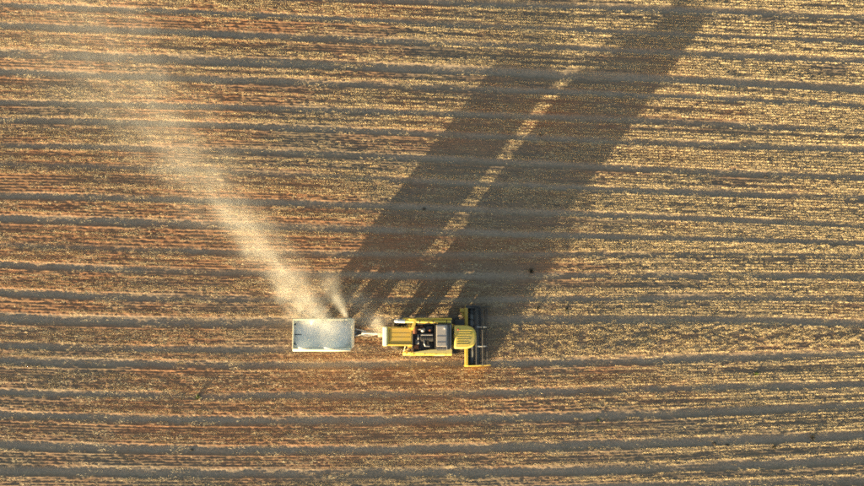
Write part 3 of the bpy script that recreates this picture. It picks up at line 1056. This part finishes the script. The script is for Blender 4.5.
MB().lathe([(0.05, -0.03), (0.11, -0.03), (0.11, 0.03), (0.05, 0.03)], 16, 'z').build('tow_eye', 'silver', tr, (4.42, -0.1, 0.78))
MB().box(2.55, 2.95, -0.16, 0.16, 0.75, 1.12, 0.03).build('tool_box', 'dark', tr)
MB().tube([(2.9, -0.2, 1.0), (3.5, -0.28, 0.82), (4.1, -0.2, 0.9)], 0.025, 6).build('hydraulic_hose', 'lightgrey', tr)

# blown chaff lying in the trailer, heaped along the near wall
gxs = np.linspace(-HL + 0.07, HL - 0.07, 60)
gys = np.linspace(-HW + 0.07, HW - 0.07, 34)
cxg, cyg = np.meshgrid(gxs, gys)
hz = 1.24 + 0.85 * np.exp(-((cyg + 1.15) / 0.48) ** 2) * (np.exp(-((cxg + 1.55) / 0.62) ** 2) + np.exp(-((cxg - 0.65) / 0.75) ** 2)) \
    + 0.25 * np.exp(-((cyg - 0.9) / 0.6) ** 2) * np.exp(-((cxg + 0.6) / 1.2) ** 2) + 0.10 * fbm(cxg / 0.5, cyg / 0.4, 91, 4) + 0.05 * fbm(cxg / 0.12, cyg / 0.12, 92, 2)
vs_ = [(x, y, z) for x, y, z in zip(cxg.ravel(), cyg.ravel(), hz.ravel())]
nn = len(gxs)
fs = [(j * nn + i, j * nn + i + 1, (j + 1) * nn + i + 1, (j + 1) * nn + i) for j in range(len(gys) - 1) for i in range(nn - 1)]
# skirt and underside so that the heap is a solid body
base0 = len(vs_)
rim_ids = [i for i in range(nn)] + [j * nn + nn - 1 for j in range(1, len(gys))] + [(len(gys) - 1) * nn + i for i in range(nn - 2, -1, -1)] + [j * nn for j in range(len(gys) - 2, 0, -1)]
for i in rim_ids:
    vs_.append((vs_[i][0], vs_[i][1], 0.0))
nr = len(rim_ids)
for k in range(nr):
    k2 = (k + 1) % nr
    fs.append((rim_ids[k2], rim_ids[k], base0 + k, base0 + k2))
fs.append(tuple(base0 + k for k in range(nr))[::-1])
me = bpy.data.meshes.new('chaff_heap')
me.from_pydata(vs_, [], fs)
me.materials.append(M['chaff'])
me.polygons.foreach_set('use_smooth', [True] * (len(fs) - 1) + [False])
ch = bpy.data.objects.new('chaff_heap', me)
link(ch)
ch.location = (TXC, TYC, tz0 + ZB + 0.07)
tag(ch, 'pale dusty chaff heaped inside the grey trailer box', 'chaff', kind='stuff')


# ------------------------------------------------------------------ small plants and clods
def leaf_clump(n, rad, hgt, wid, lean):
    bl = []
    for _ in range(n):
        d = rdir(lean)
        a = random.uniform(0, 6.28)
        q = rad * random.random() ** 0.6
        bl.append(((q * math.cos(a), q * math.sin(a), 0), d, random.uniform(0.4, 1.0) * hgt, random.uniform(0.6, 1.3) * wid, side_of(d)))
        # second leaf segment, drooping
        e = (d + Vector((random.gauss(0, .5), random.gauss(0, .5), -0.4))).normalized()
        p = Vector(bl[-1][0]) + d * bl[-1][2]
        bl.append((p, e, bl[-1][2] * 0.6, bl[-1][3], bl[-1][4]))
    return bl


for px, py, sz, mat, lab in (
        (198, 397, 0.42, 'weed', 'green weed growing in a wheel track below and left of the trailer'),
        (756, 374, 0.36, 'weed', 'small green weed among straw at the right side of the field'),
        (598, 420, 0.26, 'weed', 'tiny green weed at the edge of a lower wheel track'),
        (531, 271, 0.48, 'weed_dry', 'large dark withered weed in the combine shadow'),
        (566, 309, 0.34, 'weed_dry', 'dark withered weed in the wide track ahead of the header'),
        (538, 308, 0.28, 'weed_dry', 'small withered weed in shade just ahead of the header'),
        (812, 437, 0.46, 'weed_dry', 'dark withered weed in the bottom right wheel track'),
        (773, 447, 0.34, 'weed_dry', 'dark withered weed beside the bottom right track, right of a pair of clods')):
    p = W(px, py)
    o = blade_mesh('weed_plant' if mat == 'weed' else 'withered_weed', leaf_clump(50, sz * 0.32, sz * 0.55, 0.04, 0.7), mat)
    link(o)
    o.location = (p.x, p.y, ground(p.x, p.y) - 0.01)
    tag(o, lab, 'weed')


def clod(px, py, sz, lab):
    sz *= 0.65
    p = W(px, py)
    bm = bmesh.new()
    bmesh.ops.create_icosphere(bm, subdivisions=3, radius=1.0)
    k = random.random() * 50
    for v in bm.verts:
        d = v.co.copy()
        q = 1 + 0.9 * float(fbm(np.array([d.x * 1.6 + k + d.z]), np.array([d.y * 1.6 + d.z * 0.7]), 61, 3)[0])
        v.co = Vector((d.x * q * sz, d.y * q * sz * 0.75, max(d.z, -0.35) * q * sz * 0.55))
    mb = MB()
    mb.bm.free()
    mb.bm = bm
    o = mb.build('soil_clod', 'clod')
    o.location = (p.x, p.y, ground(p.x, p.y) + 0.02)
    tag(o, lab, 'clod', 'dark soil clods turned up in the field')


clod(714, 443.5, 0.26, 'dark flat soil clod, left one of a pair in the bottom right track')
clod(727, 445, 0.24, 'dark soil clod, right one of a pair in the bottom right track')
clod(192, 450, 0.2, 'dark soil clod in the lower left wheel track')
clod(424, 209, 0.2, 'dark soil clod at the sunlit slit between the two long shadows')
clod(541, 135, 0.2, 'dark soil clod inside the combine shadow in the upper field')
clod(766, 177, 0.22, 'dark soil clod in a track in the upper right field')


# ------------------------------------------------------------------ dust
def dust(name, label, p0, p1, L, s0, w, hgt, zc, dens, nscale, contrast, back=0.0):
    """blown dust along a straight axis: local x along it, local z up.
    w, hgt, zc: (a, b, c) of a + b*s + c*s*s;  dens: list of (gain, length)"""
    p0, p1 = Vector(p0), Vector(p1)
    ang = math.atan2(p1.y - p0.y, p1.x - p0.x)

    def q(c, s):
        return c[0] + c[1] * s + c[2] * s * s
    bm = bmesh.new()
    rings = []
    K = 2.1
    N_ = 24
    ss_ = np.linspace(s0, L, 26)
    for s in ss_:
        sp = max(s, 0)
        ww, hh, z = K * q(w, sp), K * q(hgt, sp), q(zc, sp)
        ring = []
        for k in range(N_):
            a = 2 * math.pi * k / N_
            ring.append(bm.verts.new((s, ww * math.cos(a), max(0.22, z + hh * math.sin(a)))))
        rings.append(ring)
    for a, b2 in zip(rings[:-1], rings[1:]):
        for k in range(N_):
            bm.faces.new((a[k], a[(k + 1) % N_], b2[(k + 1) % N_], b2[k]))
    bm.faces.new(rings[0])
    bm.faces.new(rings[-1])
    bmesh.ops.recalc_face_normals(bm, faces=bm.faces)
    m = bpy.data.materials.new(name)
    m.use_nodes = True
    t = m.node_tree
    t.nodes.clear()
    out = t.nodes.new('ShaderNodeOutputMaterial')
    pv = t.nodes.new('ShaderNodeVolumePrincipled')
    pv.inputs['Color'].default_value = (0.95, 0.94, 0.88, 1)
    pv.inputs['Anisotropy'].default_value = 0.1
    t.links.new(pv.outputs[0], out.inputs['Volume'])
    tc = t.nodes.new('ShaderNodeTexCoord')
    sx = t.nodes.new('ShaderNodeSeparateXYZ')
    # a noise-bent copy of the coordinates makes the edges wander
    nz = t.nodes.new('ShaderNodeTexNoise')
    nz.inputs['Scale'].default_value = nscale * 0.45
    nz.inputs['Detail'].default_value = 1
    t.links.new(tc.outputs['Object'], nz.inputs['Vector'])

    def mth(op, a, b_=None, c=None, clamp=False):
        n = t.nodes.new('ShaderNodeMath')
        n.operation = op
        n.use_clamp = clamp
        for i, v in enumerate((a, b_, c)):
            if v is None:
                continue
            if hasattr(v, 'is_linked'):
                t.links.new(v, n.inputs[i])
            else:
                n.inputs[i].default_value = v
        return n.outputs[0]
    t.links.new(tc.outputs['Object'], sx.inputs[0])
    s, y, z = sx.outputs
    sp = mth('MAXIMUM', s, 0.0)

    def qn(c):
        return mth('MULTIPLY_ADD', mth('MULTIPLY_ADD', sp, c[2], c[1]), sp, c[0])
    ww, hh, zz = qn(w), qn(hgt), qn(zc)
    bend = mth('MULTIPLY', mth('SUBTRACT', nz.outputs[0], 0.5), mth('MULTIPLY', ww, 1.6))
    dy_ = mth('DIVIDE', mth('ADD', y, bend), ww)
    dz_ = mth('DIVIDE', mth('SUBTRACT', z, zz), hh)
    r2 = mth('ADD', mth('MULTIPLY', dy_, dy_), mth('MULTIPLY', dz_, dz_))
    g = mth('MAXIMUM', mth('SUBTRACT', mth('EXPONENT', mth('MULTIPLY', r2, -1.0)), 0.03), 0.0)
    amp = None
    for gain, ln in dens:
        e = mth('MULTIPLY', mth('EXPONENT', mth('MULTIPLY', sp, -1.0 / ln)), gain)
        amp = e if amp is None else mth('ADD', amp, e)
    # fade at both ends
    f0 = mth('SMOOTH_MIN', mth('MULTIPLY', mth('SUBTRACT', s, s0), 1.0 / max(0.3, -s0 + 0.3)), 1.0, 0.1)
    f1 = mth('MULTIPLY', mth('SUBTRACT', L, s), 4.0 / L, clamp=True)
    mp = t.nodes.new('ShaderNodeMapping')
    mp.inputs['Scale'].default_value = (0.55, 1, 1)
    n2 = t.nodes.new('ShaderNodeTexNoise')
    n2.inputs['Scale'].default_value = nscale
    n2.inputs['Detail'].default_value = 4
    n2.inputs['Roughness'].default_value = 0.6
    t.links.new(tc.outputs['Object'], mp.inputs[0])
    t.links.new(mp.outputs[0], n2.inputs['Vector'])
    tex = mth('MAXIMUM', mth('MULTIPLY_ADD', mth('SUBTRACT', n2.outputs[0], 0.5), contrast, 1.0), 0.03)
    d = mth('MULTIPLY', mth('MULTIPLY', g, amp), mth('MULTIPLY', mth('MULTIPLY', f0, f1, clamp=True), tex))
    t.links.new(d, pv.inputs['Density'])
    mb = MB()
    mb.bm.free()
    mb.bm = bm
    o = mb.build(name, m)
    o.location = (p0.x, p0.y, 0)
    o.rotation_euler = (0, 0, ang)
    tag(o, label, 'dust', kind='stuff')
    return o


a0 = W(326, 328, 2.6)
a1 = W(165, 128, 3.5)
dust('dust_plume', 'long plume of sunlit dust drifting up and left from the trailer', a0, a1, 44.0, -1.6,
     (0.95, 0.05, 0.0032), (0.5, 0.055, 0.0004), (2.5, 0.06, 0.0), [(0.62, 3.8), (0.135, 14.0)], 0.7, 5.2)
b0 = W(347.5, 318, 2.7)
b1 = W(330, 285, 3.2)
dust('dust_jet', 'short thin jet of dust from the front corner of the trailer', b0, b1, 4.6, -0.1,
     (0.12, 0.20, 0.0), (0.14, 0.16, 0.0), (2.75, 0.1, 0.0), [(1.9, 1.3)], 1.3, 4.0)
c0 = W(384, 332, 1.0)
c1 = W(352, 300, 1.2)
dust('dust_puff', 'faint dust hanging between the trailer and the rear of the combine', c0, c1, 5.0, -0.3,
     (0.5, 0.12, 0.0), (0.5, 0.05, 0.0), (1.2, 0.05, 0.0), [(0.42, 3.0)], 0.9, 3.4)
